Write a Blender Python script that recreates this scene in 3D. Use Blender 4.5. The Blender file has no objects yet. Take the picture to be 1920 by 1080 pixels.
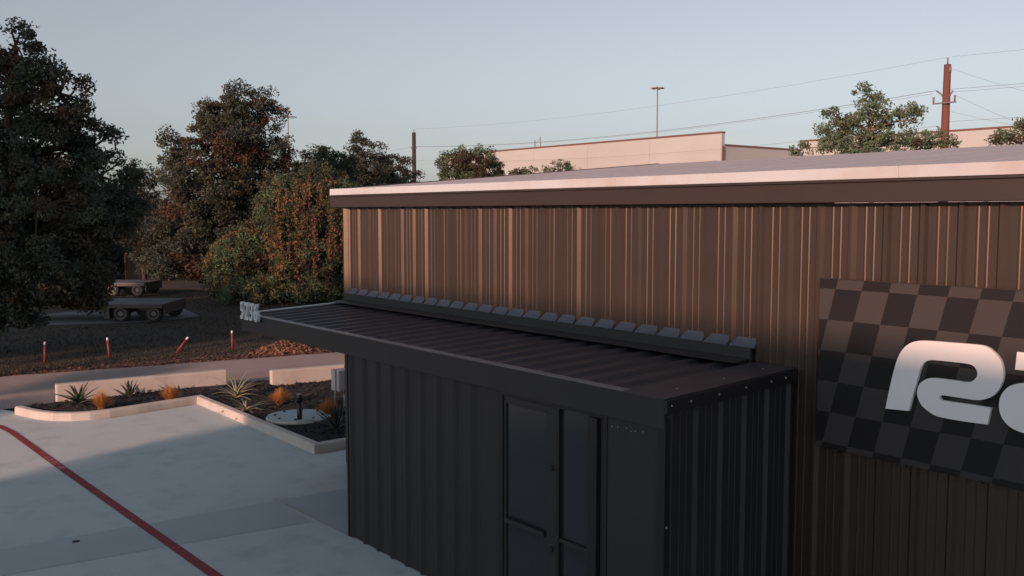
import bpy, bmesh, math, random
import numpy as np
from mathutils import Vector, Matrix

sc = bpy.context.scene
col = sc.collection
rng = np.random.default_rng(7)
random.seed(7)
rad = math.radians

# ------------------------------------------------------------------ camera
F_PX, YAW, PITCH, CAM_H = 1789.4, rad(38.476), rad(4.496), 3.883
fw = Vector((-math.cos(YAW)*math.cos(PITCH), math.sin(YAW)*math.cos(PITCH), -math.sin(PITCH)))
rt = Vector((math.sin(YAW), math.cos(YAW), 0))
up = rt.cross(fw)
cd = bpy.data.cameras.new('camera')
cd.lens = 36*F_PX/1920; cd.sensor_width = 36; cd.clip_end = 6000; cd.clip_start = 0.05
cam = bpy.data.objects.new('camera', cd); col.objects.link(cam)
cam.matrix_world = Matrix(((rt.x, up.x, -fw.x, 0), (rt.y, up.y, -fw.y, 0), (rt.z, up.z, -fw.z, CAM_H), (0, 0, 0, 1)))
sc.camera = cam

# ------------------------------------------------------------------ light
SUN_EL, SUN_TRAVEL = rad(14.0), rad(20.0)     # light travels towards +Y, turned 20 degrees to -X
SKY_STRENGTH, SUN_STRENGTH, EXPOSURE = 0.10, 4.0, 0.32
SKY_SAT, SKY_TINT = 0.36, (0.97, 0.96, 0.98, 1)
w = bpy.data.worlds.new('World'); sc.world = w; w.use_nodes = True
nt = w.node_tree
bg = nt.nodes['Background']
sky = nt.nodes.new('ShaderNodeTexSky'); sky.sky_type = 'NISHITA'; sky.sun_disc = False
sky.sun_elevation = SUN_EL; sky.sun_rotation = math.pi - SUN_TRAVEL
sky.altitude = 0; sky.air_density = 1.0; sky.dust_density = 1.2; sky.ozone_density = 2.5
hs = nt.nodes.new('ShaderNodeHueSaturation'); hs.inputs['Saturation'].default_value = SKY_SAT
tn = nt.nodes.new('ShaderNodeMix'); tn.data_type = 'RGBA'; tn.blend_type = 'MULTIPLY'; tn.inputs['Factor'].default_value = 1.0; tn.inputs['B'].default_value = SKY_TINT   # camera white balance
nt.links.new(sky.outputs[0], hs.inputs['Color']); nt.links.new(hs.outputs[0], tn.inputs['A'])
nt.links.new(tn.outputs['Result'], bg.inputs[0]); bg.inputs[1].default_value = SKY_STRENGTH
sl = bpy.data.lights.new('sun', 'SUN'); sl.energy = SUN_STRENGTH; sl.angle = rad(0.53); sl.color = (1.0, 0.55, 0.39)
so = bpy.data.objects.new('sun', sl); col.objects.link(so)
sdir = Vector((-math.sin(SUN_TRAVEL)*math.cos(SUN_EL), math.cos(SUN_TRAVEL)*math.cos(SUN_EL), -math.sin(SUN_EL)))
so.rotation_euler = sdir.to_track_quat('-Z', 'Y').to_euler()
sc.view_settings.view_transform = 'Standard'; sc.view_settings.look = 'None'
sc.view_settings.exposure = EXPOSURE; sc.view_settings.gamma = 1.0
sc.view_settings.use_curve_mapping = False

# ------------------------------------------------------------------ pixel helpers (direction only; depth from plane / ground / distance)
CO = np.array([0, 0, CAM_H]); FW = np.array(fw); RT = np.array(rt); UP = np.array(up)
def ray(x, y): return FW + RT*(x-960)/F_PX - UP*(y-540)/F_PX
def on_plane(x, y, ax, v):
    d = ray(x, y); return CO + d*((v-CO[ax])/d[ax])
def ground(x, y, z=0.0): return on_plane(x, y, 2, z)
def at(x, y, dist):
    d = ray(x, y); return CO + d*dist/math.hypot(d[0], d[1])

# ------------------------------------------------------------------ materials
def rgb(c): return (c[0], c[1], c[2], 1)
def mat(name, base, rough=.6, var=None, scale=4.0, amount=.5, bump=0.0, bscale=40.0, metal=0.0, spec=.5, var2=None, scale2=.7, transl=0.0, stretch=None, coat=0.0, uneven=0.0):
    m = bpy.data.materials.new(name); m.use_nodes = True
    n = m.node_tree.nodes; l = m.node_tree.links
    b = n['Principled BSDF']
    b.inputs['Base Color'].default_value = rgb(base); b.inputs['Roughness'].default_value = rough
    b.inputs['Metallic'].default_value = metal; b.inputs['Specular IOR Level'].default_value = spec
    b.inputs['Coat Weight'].default_value = coat
    tc = n.new('ShaderNodeTexCoord'); src = tc.outputs['Object']
    if stretch:
        mp = n.new('ShaderNodeMapping'); mp.inputs['Scale'].default_value = stretch
        l.new(src, mp.inputs[0]); src = mp.outputs[0]
    cur = None
    def layer(prev, colr, sc_, lo, hi):
        nz = n.new('ShaderNodeTexNoise'); nz.inputs['Scale'].default_value = sc_; nz.inputs['Detail'].default_value = 6
        nz.inputs['Roughness'].default_value = .62
        l.new(src, nz.inputs['Vector'])
        mr = n.new('ShaderNodeMapRange'); mr.inputs['From Min'].default_value = lo; mr.inputs['From Max'].default_value = hi
        l.new(nz.outputs['Fac'], mr.inputs['Value'])
        mx = n.new('ShaderNodeMix'); mx.data_type = 'RGBA'
        l.new(mr.outputs[0], mx.inputs['Factor'])
        if prev is None: mx.inputs['A'].default_value = rgb(base)
        else: l.new(prev, mx.inputs['A'])
        mx.inputs['B'].default_value = rgb(colr)
        return mx.outputs['Result']
    if var: cur = layer(None, var, scale, .5-amount*.4, .5+amount*.4)
    if var2: cur = layer(cur, var2, scale2, .5, .72)
    if cur is not None: l.new(cur, b.inputs['Base Color'])
    if uneven:
        nz = n.new('ShaderNodeTexNoise'); nz.inputs['Scale'].default_value = 2.2; nz.inputs['Detail'].default_value = 4
        l.new(src, nz.inputs['Vector'])
        mr = n.new('ShaderNodeMapRange'); mr.inputs['To Min'].default_value = rough-uneven; mr.inputs['To Max'].default_value = rough+uneven
        l.new(nz.outputs['Fac'], mr.inputs['Value']); l.new(mr.outputs[0], b.inputs['Roughness'])
    if bump:
        nz = n.new('ShaderNodeTexNoise'); nz.inputs['Scale'].default_value = bscale; nz.inputs['Detail'].default_value = 5
        l.new(src, nz.inputs['Vector'])
        bp = n.new('ShaderNodeBump'); bp.inputs['Strength'].default_value = bump; bp.inputs['Distance'].default_value = .02
        l.new(nz.outputs['Fac'], bp.inputs['Height']); l.new(bp.outputs[0], b.inputs['Normal'])
    if transl:
        t = n.new('ShaderNodeBsdfTranslucent'); t.inputs['Color'].default_value = rgb([min(1, c*1.3) for c in base])
        if cur is not None: l.new(cur, t.inputs['Color'])
        ms = n.new('ShaderNodeMixShader'); ms.inputs[0].default_value = transl
        l.new(b.outputs[0], ms.inputs[1]); l.new(t.outputs[0], ms.inputs[2])
        l.new(ms.outputs[0], n['Material Output'].inputs['Surface'])
    return m

M = {}
M['wall'] = mat('dark_bronze_metal', (.038, .029, .027), .40, (.031, .025, .024), 1.5, .8, bump=.05, bscale=6, uneven=.08, spec=.75)
M['wall'].node_tree.nodes['Principled BSDF'].inputs['Specular Tint'].default_value = (1.0, .82, .64, 1)   # low sun's orange put into the highlight tint
M['trim'] = mat('dark_trim_metal', (.034, .026, .024), .45, (.040, .031, .028), 2, .8, uneven=.08)
M['canopy'] = mat('canopy_roof_metal', (.046, .050, .060), .45, (.034, .037, .045), 1.6, .9, uneven=.1, var2=(.062, .06, .06), scale2=3)
M['fascia'] = mat('black_fascia_metal', (.022, .022, .024), .5, (.027, .027, .029), 2, .8, uneven=.06)
M['edge_trim'] = mat('grey_edge_trim', (.20, .20, .21), .5, (.14, .14, .15), 3, .9)
M['flash'] = mat('flashing_metal', (.026, .028, .029), .6, (.032, .033, .034), 2, .9, uneven=.1)
M['closure'] = mat('closure_metal', (.070, .092, .128), .4, (.05, .066, .092), 5, .8, spec=.7)
M['white_roof'] = mat('white_roof_coating', (.46, .46, .49), .65, (.42, .42, .45), .6, .7, var2=(.38, .37, .39), scale2=.35)
M['white_edge'] = mat('white_edge_trim', (.52, .59, .64), .5, (.48, .54, .585), 1.2, .7, var2=(.40, .36, .33), scale2=.55)
M['glass'] = mat('dark_door_glass', (.022, .026, .029), .16, spec=.7, bump=.03, bscale=1.5)
M['blackmetal'] = mat('black_aluminium', (.014, .014, .015), .4, (.018, .018, .02), 3, .8)
M['screw'] = mat('screw_head_metal', (.4, .4, .4), .4, metal=.4)
M['letter'] = mat('white_letter_face', (.86, .86, .87), .5, (.82, .82, .83), 3, .8)
M['digit'] = mat('pale_number_metal', (.62, .68, .70), .4, (.5, .56, .6), 6, .8)
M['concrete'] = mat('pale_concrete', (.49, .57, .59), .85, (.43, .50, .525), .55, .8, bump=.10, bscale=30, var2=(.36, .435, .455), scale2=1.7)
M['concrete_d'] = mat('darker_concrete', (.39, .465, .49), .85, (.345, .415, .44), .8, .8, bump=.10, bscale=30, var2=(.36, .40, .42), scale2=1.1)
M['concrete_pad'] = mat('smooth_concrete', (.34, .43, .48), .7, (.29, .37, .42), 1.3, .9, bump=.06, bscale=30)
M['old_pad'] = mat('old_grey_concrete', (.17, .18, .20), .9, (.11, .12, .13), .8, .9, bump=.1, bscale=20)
M['road'] = mat('road_concrete', (.33, .28, .27), .88, (.27, .22, .21), .7, .8, bump=.15, bscale=25, var2=(.24, .18, .165), scale2=.4)
M['kerb'] = mat('kerb_concrete', (.50, .48, .46), .85, (.43, .41, .39), 1.6, .8, bump=.12, bscale=40, var2=(.36, .34, .32), scale2=2.3)
M['seal'] = mat('joint_sealant', (.40, .42, .43), .7, (.30, .32, .33), 8, .8)
M['red'] = mat('red_lane_paint', (.24, .022, .035), .7, (.19, .018, .028), 3, .9, bump=.08, bscale=40, var2=(.28, .07, .07), scale2=9)
M['worn'] = mat('worn_pale_paint', (.42, .25, .27), .75, (.30, .10, .12), 14, .8)
M['mulch'] = mat('dark_mulch', (.023, .024, .030), .95, (.016, .017, .021), 12, .9, bump=.8, bscale=45)
M['chip'] = mat('mulch_chip', (.026, .026, .031), .9, (.017, .018, .021), 30, .9)
M['field'] = mat('dark_field_soil', (.032, .028, .024), .95, (.024, .023, .017), .5, .9, bump=.5, bscale=12, var2=(.05, .035, .028), scale2=.25)
M['grassb'] = mat('dull_field_grass', (.034, .033, .021), .9, (.045, .037, .024), 2, .9)
M['litter'] = mat('reddish_leaf_litter', (.16, .075, .055), .9, (.10, .05, .038), 5, .9)
M['litter2'] = mat('pale_leaf_litter', (.24, .135, .095), .9, (.16, .085, .06), 9, .9)
M['bark'] = mat('tree_bark', (.075, .058, .046), .95, (.045, .036, .03), 6, .9, bump=.6, bscale=20)
M['bark_light'] = mat('pale_bark', (.22, .17, .13), .95, (.15, .11, .09), 6, .9, bump=.5, bscale=20)
def leafmat(name, a, b, c=None): return mat(name, a, .65, b, .9, .9, var2=c, scale2=.5, transl=.35, spec=.25)
M['leaf_dark'] = leafmat('dark_oak_leaf', (.078, .094, .078), (.060, .076, .068), (.092, .082, .062))
M['leaf_brown'] = leafmat('brown_leaf', (.092, .070, .045), (.066, .054, .038), (.105, .070, .044))
M['leaf_mid'] = leafmat('mid_green_leaf', (.085, .105, .062), (.068, .088, .060), (.105, .098, .060))
M['leaf_fresh'] = leafmat('fresh_green_leaf', (.135, .20, .115), (.10, .155, .095), (.15, .185, .095))
M['leaf_rust'] = leafmat('rust_leaf', (.125, .072, .045), (.09, .058, .04), (.15, .078, .045))
M['leaf_orange'] = leafmat('orange_vine_leaf', (.25, .15, .075), (.19, .115, .06), (.27, .18, .08))
M['leaf_pink'] = leafmat('pink_vine_leaf', (.23, .125, .10), (.17, .095, .075), (.25, .15, .12))
M['leaf_pale'] = leafmat('pale_green_leaf', (.18, .25, .165), (.13, .19, .125), (.19, .23, .13))
M['agave'] = mat('agave_leaf', (.055, .078, .050), .5, (.036, .056, .040), 4, .9)
M['agave_pale'] = mat('variegated_agave_leaf', (.36, .35, .24), .5, (.12, .14, .09), 9, .9)
M['agave_dark'] = mat('dark_agave_leaf', (.032, .042, .032), .5, (.024, .032, .026), 4, .9)
M['feather'] = mat('dry_feather_grass', (.62, .31, .10), .8, (.48, .23, .075), 9, .9, transl=.35)
M['lid'] = mat('painted_lid', (.34, .44, .48), .6, (.28, .37, .41), 4, .9)
M['boxgrey'] = mat('utility_box_paint', (.50, .49, .49), .5, (.44, .43, .43), 4, .8)
M['steel'] = mat('galvanised_steel', (.42, .42, .42), .45, (.34, .34, .34), 8, .8, metal=.3)
M['redplastic'] = mat('red_stake_paint', (.20, .025, .03), .6, (.15, .02, .025), 5, .8)
M['whitecap'] = mat('white_cap', (.7, .7, .7), .5)
M['rubber'] = mat('tyre_rubber', (.022, .022, .023), .8, (.03, .03, .03), 8, .8)
M['trailer'] = mat('black_trailer_steel', (.02, .022, .025), .5, (.03, .026, .025), 3, .8)
M['deck'] = mat('worn_trailer_deck', (.09, .10, .13), .6, (.06, .065, .085), 3, .9, stretch=(1, 8, 1))
M['rim'] = mat('dull_wheel_rim', (.10, .10, .10), .5, (.1, .1, .1), 6, .8)
M['cream'] = mat('cream_panel', (.42, .445, .45), .8, (.40, .42, .425), .15, .8, var2=(.38, .39, .39), scale2=.08)
M['coping'] = mat('brown_coping', (.17, .085, .07), .6, (.13, .07, .06), 1, .8)
M['polewood'] = mat('treated_pole_wood', (.17, .065, .050), .85, (.115, .048, .04), 3, .9, stretch=(4, 4, .3), bump=.2, bscale=20)
M['poledark'] = mat('dark_pole_wood', (.045, .035, .035), .85, (.03, .026, .026), 3, .9, stretch=(4, 4, .3))
M['wire'] = mat('grey_wire', (.13, .13, .14), .6)
M['insul'] = mat('grey_insulator', (.16, .15, .16), .5)
M['mast'] = mat('mast_steel', (.20, .20, .21), .5)
M['brick'] = mat('plain_block_wall', (.30, .27, .24), .85, (.25, .23, .21), 1, .8)

def sign_material():
    m = bpy.data.materials.new('checker_print'); m.use_nodes = True
    n = m.node_tree.nodes; l = m.node_tree.links; b = n['Principled BSDF']
    tc = n.new('ShaderNodeTexCoord'); sp = n.new('ShaderNodeSeparateXYZ'); l.new(tc.outputs['Object'], sp.inputs[0])
    def mth(op, a, bb):
        q = n.new('ShaderNodeMath'); q.operation = op
        for i, v in enumerate((a, bb)):
            if v is None: continue
            if isinstance(v, (int, float)): q.inputs[i].default_value = v
            else: l.new(v, q.inputs[i])
        return q.outputs[0]
    # object origin: x = 0 at left edge (world -4.68), z = 0 at world z 3.25 (first row line)
    row = mth('FLOOR', mth('DIVIDE', sp.outputs['Z'], .261), None)
    u = mth('FLOOR', mth('DIVIDE', mth('SUBTRACT', mth('SUBTRACT', sp.outputs['X'], .15), mth('MULTIPLY', sp.outputs['Z'], .25)), .2385), None)
    s = mth('MODULO', mth('ADD', mth('ADD', row, u), 100), 2)
    nz = n.new('ShaderNodeTexNoise'); nz.inputs['Scale'].default_value = 3; l.new(tc.outputs['Object'], nz.inputs['Vector'])
    mx = n.new('ShaderNodeMix'); mx.data_type = 'RGBA'; l.new(s, mx.inputs['Factor'])
    mx.inputs['B'].default_value = (.011, .011, .012, 1); mx.inputs['A'].default_value = (.045, .043, .043, 1)
    mr = n.new('ShaderNodeMapRange'); mr.inputs['To Min'].default_value = .9; mr.inputs['To Max'].default_value = 1.1; l.new(nz.outputs['Fac'], mr.inputs['Value'])
    vm = n.new('ShaderNodeVectorMath'); vm.operation = 'SCALE'; l.new(mx.outputs['Result'], vm.inputs[0]); l.new(mr.outputs[0], vm.inputs['Scale'])
    l.new(vm.outputs[0], b.inputs['Base Color']); b.inputs['Roughness'].default_value = .55; b.inputs['Specular IOR Level'].default_value = .3
    return m
M['checker'] = sign_material()

# ------------------------------------------------------------------ object helpers
def tag(o, label=None, cat=None, group=None, kind=None):
    if label: o['label'] = label
    if cat: o['category'] = cat
    if group: o['group'] = group
    if kind: o['kind'] = kind
    return o
def link(name, me, parent=None, loc=None, mats=None):
    o = bpy.data.objects.new(name, me); col.objects.link(o)
    if mats is not None and me is not None and len(me.materials) == 0:
        for mm in (mats if isinstance(mats, (list, tuple)) else [mats]): me.materials.append(mm)
    if parent is not None: o.parent = parent
    if loc is not None: o.location = loc
    return o
def empty(name, loc=(0, 0, 0), label=None, cat=None, group=None):
    o = bpy.data.objects.new(name, None); o.empty_display_size = .1; col.objects.link(o); o.location = loc
    return tag(o, label, cat, group)
def pyd(name, v, f, smooth=False):
    me = bpy.data.meshes.new(name); me.from_pydata([tuple(map(float, p)) for p in v], [], f); me.update()
    if smooth:
        for p in me.polygons: p.use_smooth = True
    return me
def npmesh(name, co, nside, midx=None, smooth=False):
    """co: (N*nside,3) separate polygons of nside corners"""
    me = bpy.data.meshes.new(name); n = len(co); k = n//nside
    me.vertices.add(n); me.vertices.foreach_set('co', np.asarray(co, np.float32).ravel())
    me.loops.add(n); me.loops.foreach_set('vertex_index', np.arange(n, dtype=np.int32))
    me.polygons.add(k); me.polygons.foreach_set('loop_start', np.arange(0, n, nside, dtype=np.int32))
    if midx is not None: me.polygons.foreach_set('material_index', np.asarray(midx, np.int32))
    me.update(calc_edges=True); me.validate()
    return me
class MB:
    def __init__(s): s.bm = bmesh.new()
    def box(s, a, b, bevel=0.0):
        a, b = np.minimum(a, b), np.maximum(a, b)
        r = bmesh.ops.create_cube(s.bm, size=1.0)
        bmesh.ops.scale(s.bm, vec=Vector(b-a), verts=r['verts'])
        bmesh.ops.translate(s.bm, vec=Vector((a+b)/2), verts=r['verts'])
        if bevel:
            es = list({e for v in r['verts'] for e in v.link_edges})
            bmesh.ops.bevel(s.bm, geom=es, offset=bevel, segments=2, affect='EDGES', profile=.6)
        return s
    def tube(s, pts, r, n=8, cap=True):
        pts = [Vector(p) for p in pts]; rs = r if isinstance(r, (list, tuple)) else [r]*len(pts)
        rings = []; ref = None
        for i, p in enumerate(pts):
            t = (pts[min(i+1, len(pts)-1)]-pts[max(i-1, 0)])
            if t.length < 1e-9: t = Vector((0, 0, 1))
            t.normalize()
            if ref is None: ref = Vector((1, 0, 0)) if abs(t.x) < .8 else Vector((0, 1, 0))
            a = (ref-t*ref.dot(t)).normalized(); b = t.cross(a); ref = a
            rings.append([s.bm.verts.new(p+(a*math.cos(2*math.pi*k/n)+b*math.sin(2*math.pi*k/n))*rs[i]) for k in range(n)])
        for i in range(len(rings)-1):
            for k in range(n):
                f = s.bm.faces.new((rings[i][k], rings[i][(k+1) % n], rings[i+1][(k+1) % n], rings[i+1][k])); f.smooth = True
        if cap:
            s.bm.faces.new(rings[0][::-1]); s.bm.faces.new(rings[-1])
        return s
    def prism(s, poly, axis_vec):
        """poly: list of 3D points in a plane, extruded by axis_vec"""
        d = Vector(axis_vec); a = [s.bm.verts.new(Vector(p)) for p in poly]; b = [s.bm.verts.new(Vector(p)+d) for p in poly]
        n = len(a)
        s.bm.faces.new(a); s.bm.faces.new(b[::-1])
        for i in range(n): s.bm.faces.new((a[i], b[i], b[(i+1) % n], a[(i+1) % n]))
        return s
    def mesh(s, name):
        bmesh.ops.recalc_face_normals(s.bm, faces=s.bm.faces[:])
        me = bpy.data.meshes.new(name); s.bm.to_mesh(me); s.bm.free(); return me
    def obj(s, name, m, parent=None, loc=None):
        return link(name, s.mesh(name), parent, loc, m)

# ------------------------------------------------------------------ setting: ground, pavement
D, D1 = 7.136, 5.429                      # main wall plane, canopy edge plane (y)
def flat(name, poly, z, m, kind='structure', parent=None):
    me = pyd(name, [(p[0], p[1], z) for p in poly], [list(range(len(poly)))])
    if me.polygons[0].normal.z < 0: me.flip_normals()
    o = link(name, me, parent, None, m)
    if kind and parent is None: tag(o, kind=kind)
    return o
o = flat('ground', [(-2500, -2500), (2500, -2500), (2500, 2500), (-2500, 2500)], -.02, M['field'])
o['label'] = 'dark bare field and ground around the lot'
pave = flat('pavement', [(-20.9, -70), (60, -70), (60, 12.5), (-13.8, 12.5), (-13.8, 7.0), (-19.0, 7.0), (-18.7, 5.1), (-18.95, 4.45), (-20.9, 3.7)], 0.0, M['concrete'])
pave['label'] = 'pale concrete parking lot in the foreground'
edge = [(-25.6, -70), (-25.3, 0), (-25.13, 4.4)]
for i in range(24):
    t = i/23; edge.append((-25.13+1.39*t+random.uniform(-.09, .09), 4.6+8.5*t))
edge += [(-22.6, 20), (-20, 36), (-14, 40), (-10.0, 40), (-10, 30), (-18.4, 27), (-19.2, 14), (-20.9, 8.2), (-20.9, -70)]
road = flat('road', edge, 0.0, M['road'])
road['label'] = 'reddish concrete driveway beyond the low walls'
# darker pour and door pad are pieces of the pavement
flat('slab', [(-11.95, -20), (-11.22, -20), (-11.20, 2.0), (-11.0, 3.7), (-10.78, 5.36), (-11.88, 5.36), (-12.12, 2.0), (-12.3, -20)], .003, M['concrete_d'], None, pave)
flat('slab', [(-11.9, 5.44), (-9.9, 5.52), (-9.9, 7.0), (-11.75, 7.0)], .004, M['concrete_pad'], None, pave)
flat('slab_joint', [(-11.95, 5.365), (-9.9, 5.45), (-9.9, 5.515), (-11.95, 5.435)], .005, M['seal'], None, pave)
MB().tube([(-11.85, 2.82, 0), (-11.85, 2.82, .008)], .045, 10).obj('plug', M['blackmetal'], pave)
# red stripe
sp_ = [(-20.9, 2.2), (-20.2, 2.75), (-19.75, 3.12), (-19.3, 3.36), (-18.6, 3.44), (-15.9, 3.51), (-12.5, 3.62), (-9.78, 3.71), (-6, 3.84)]
hw = .062
flat('red_lane_stripe', [(x, y-hw) for x, y in sp_]+[(x, y+hw) for x, y in sp_[::-1]], .006, M['red'], None, pave)
for i, (dx, wd) in enumerate(((-.42, .05), (-.22, .05), (-.03, .055), (.12, .05), (.32, .16))):
    x0 = -15.9+dx
    yc = 3.51+.03*dx
    flat('worn_lane_mark', [(x0, yc-.042), (x0+wd, yc-.042), (x0+wd+.03, yc+.042), (x0+.03, yc+.042)], .010, M['worn'], None, pave)

# pale concrete pad beside the trailers
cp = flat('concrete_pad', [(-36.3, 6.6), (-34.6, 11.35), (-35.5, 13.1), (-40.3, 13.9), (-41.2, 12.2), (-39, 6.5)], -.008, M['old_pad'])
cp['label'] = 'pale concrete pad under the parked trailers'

# kerb around the planter
path = [(-20.25, 3.80), (-19.85, 3.90), (-19.45, 4.04), (-19.12, 4.24), (-18.90, 4.50), (-18.79, 4.80), (-18.77, 5.15), (-18.84, 5.7), (-18.95, 6.3), (-19.05, 6.93), (-16.5, 6.93), (-13.85, 6.93), (-13.85, 9.5), (-13.85, 12.5)]
P2 = [Vector((x, y)) for x, y in path]
mit = []
for i in range(len(P2)):
    a = (P2[i]-P2[i-1]).normalized() if i else None
    b = (P2[i+1]-P2[i]).normalized() if i < len(P2)-1 else None
    na = Vector((-a.y, a.x)) if a else None; nb = Vector((-b.y, b.x)) if b else None
    if na is None: mit.append(nb)
    elif nb is None: mit.append(na)
    else:
        mm = (na+nb); mit.append(mm/(mm.dot(na)))
KW, KH = .16, .15
kerb = empty('planter_kerb', (-18, 6, 0)); tag(kerb, 'pale concrete kerb edging the planting bed', kind='structure')
prof = [(0, -.03), (.006, KH-.03), (.014, KH-.012), (.032, KH), (KW-.02, KH), (KW, KH-.02), (KW, -.03)]
for (i0, i1) in ((0, 3), (3, 9), (9, 10), (10, 11), (11, 12), (12, 13)):
    v = []; f = []; k = len(prof)
    for j in range(i0, i1+1):
        pt = P2[j].copy()
        if j == i0 and i0: pt += (P2[j+1]-P2[j]).normalized()*.004 if j not in (9, 11) else Vector((0, 0))
        for (u, h) in prof:
            q = pt+mit[j]*u
            v.append((q.x, q.y, h))
    nr = i1-i0+1
    for r in range(nr-1):
        for c_ in range(k-1): f.append([r*k+c_, (r+1)*k+c_, (r+1)*k+c_+1, r*k+c_+1])
    f.append(list(range(k))); f.append([(nr-1)*k+q for q in range(k)][::-1])
    me = pyd('kerb_stone', v, f)
    bm = bmesh.new(); bm.from_mesh(me); bmesh.ops.recalc_face_normals(bm, faces=bm.faces[:]); bm.to_mesh(me); bm.free()
    s = link('kerb_stone', me, kerb, None, M['kerb']); s.location = -Vector(kerb.location)

# mulch bed
def inside_bed(x, y):
    if y > 6.99 and -20.3 < x < -13.9 and y < 12.4: return True
    if -20.5 < x and 4.05 < y <= 6.99:
        lim = np.interp(y, [3.9, 4.25, 4.5, 4.8, 5.15, 6.3, 7.0], [-20.1, -19.25, -19.05, -18.95, -18.93, -19.1, -19.2])
        return x < lim
    return False
bedpoly = [(-20.55, 4.0), (-19.95, 4.02), (-19.5, 4.16), (-19.2, 4.36), (-19.0, 4.6), (-18.92, 5.15), (-19.0, 5.9), (-19.2, 7.06), (-13.95, 7.06), (-13.95, 12.4), (-19.3, 12.4), (-20.45, 8.4)]
bm = bmesh.new(); bm.faces.new([bm.verts.new((x, y, .085)) for x, y in bedpoly])
bmesh.ops.triangulate(bm, faces=bm.faces[:])
bmesh.ops.subdivide_edges(bm, edges=bm.edges[:], cuts=20, use_grid_fill=True)
for v in bm.verts:
    v.co.z += random.uniform(-.012, .012)+.02*math.sin(v.co.x*3.1)*math.cos(v.co.y*2.3)
bmesh.ops.recalc_face_normals(bm, faces=bm.faces[:])
me = bpy.data.meshes.new('mulch_bed'); bm.to_mesh(me); bm.free()
if sum(p.normal.z for p in me.polygons) < 0: me.flip_normals()
bed = link('mulch_bed', me, None, None, M['mulch']); tag(bed, 'dark mulch filling the kerbed planting bed', kind='structure')
def flakes(name, pts, size, m, midx=None, tilt=.6, aspect=2.5):
    pts = np.asarray(pts); n = len(pts)
    a = rng.uniform(0, 2*np.pi, n); s = size*rng.uniform(.5, 1.3, n)
    u = np.stack([np.cos(a), np.sin(a), rng.uniform(-tilt, tilt, n)], 1); v = np.stack([-np.sin(a), np.cos(a), rng.uniform(-tilt, tilt, n)], 1)
    u *= s[:, None]; v *= (s/aspect)[:, None]
    co = np.stack([pts-u-v, pts+u-v*.6, pts+u*.8+v, pts-u*.9+v], 1).reshape(-1, 3)
    return link(name, npmesh(name, co, 4, midx), None, None, m)
pts = []
while len(pts) < 9000:
    x, y = random.uniform(-20.5, -13.9), random.uniform(4, 12.4)
    if inside_bed(x, y) and math.hypot(x+16.51, y-7.95) > .62: pts.append((x, y, .10+.02*math.sin(x*3.1)*math.cos(y*2.3)+random.uniform(-.004, .02)))
fl = flakes('mulch_chips', pts, .035, M['chip']); tag(fl, 'loose dark bark chips on the planting bed', 'mulch', kind='stuff')

# low concrete walls behind the bed
def low_wall(a, b, h, t, label):
    a = Vector(a); b = Vector(b); d = (b-a); L = d.length
    o = MB().box(np.array((0, 0, -.02)), np.array((t, L, h)), .03).obj('low_concrete_wall', M['kerb'], None, (a.x, a.y, 0))
    o.rotation_euler.z = math.atan2(d.y, d.x)-math.pi/2
    return tag(o, label, 'wall', 'low concrete walls beside the driveway')
low_wall((-20.98, 4.7), (-20.6, 8.14), .40, .20, 'long low concrete wall behind two green agaves, left of the gap')
low_wall((-19.75, 8.82), (-19.2, 12.3), .42, .20, 'low concrete wall partly hidden by the black entrance, right of the gap')

# ------------------------------------------------------------------ main building
XL, XR, YB, YR = -13.018, 5.27, 21.4, 14.3
RIB = .3048
bld = empty('metal_building', (XL, D, 0), 'dark bronze ribbed metal building with white sloping roof', 'building')
def loc_in(parent, x, y, z): return Vector((x, y, z))-parent.location
def rib_profile(n_ribs, h=.030, base=.082, top=.030, minor=True, jit=0.0):
    """points (s, height) along panel; ribs centred at (k+.5)*RIB-ish; starts with a rib at 0"""
    p = []
    for k in range(n_ribs):
        o = k*RIB; j = random.uniform(-jit, jit); hh_ = h*(1+random.uniform(-jit, jit)*3)
        p += [(o, 0), (o+(base-top)/2+j*.4, hh_), (o+(base+top)/2+j, hh_), (o+base, 0)]
        if minor:
            for c in (o+base+.075, o+base+.150):
                mh = .004*(1+random.uniform(-jit, jit)*25); p += [(c-.012, 0), (c-.004, mh), (c+.004, mh), (c+.012, 0)]
    p.append((n_ribs*RIB, 0))
    return p
def panel_mesh(name, prof, L, m):
    """s along +x, relief towards -y, length along +z"""
    v = []; f = []
    for z in (0, L):
        for (s, h) in prof: v.append((s, -h, z))
    k = len(prof)
    for i in range(k-1): f.append([i, i+1, k+i+1, k+i])
    me = pyd(name, v, f); me.materials.append(m); return me
WZ = 3.966
pms = [panel_mesh('wall_panel', rib_profile(3, jit=.009), WZ, M['wall']) for _ in range(7)]
for i in range(20):
    x = XL+i*3*RIB
    o = link('wall_panel', pms[(i*3) % 7], bld, loc_in(bld, x, D-(.0006 if i % 2 else 0), 0)); o.rotation_euler.z = random.uniform(-.004, .004)
# end wall, back wall, right wall
ew = panel_mesh('end_wall', rib_profile(47), 4.0, M['wall'])
o = link('end_wall', ew, bld, loc_in(bld, XL, YB, 0)); o.rotation_euler.z = -math.pi/2
v = [(XL+.004, D+.02, 3.98), (XL+.004, YB, 3.98), (XL+.004, YR, 4.75)]
link('gable_wall', pyd('gable_wall', v, [[0, 1, 2]]), bld, -Vector(bld.location), M['wall'])
MB().box(np.array((XL+.01, YB-.05, 0)), np.array((XR, YB, 4.1))).box(np.array((XR-.05, D+.05, 0)), np.array((XR, YB-.06, 4.1))).obj('back_wall', M['wall'], bld, -Vector(bld.location))
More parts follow.
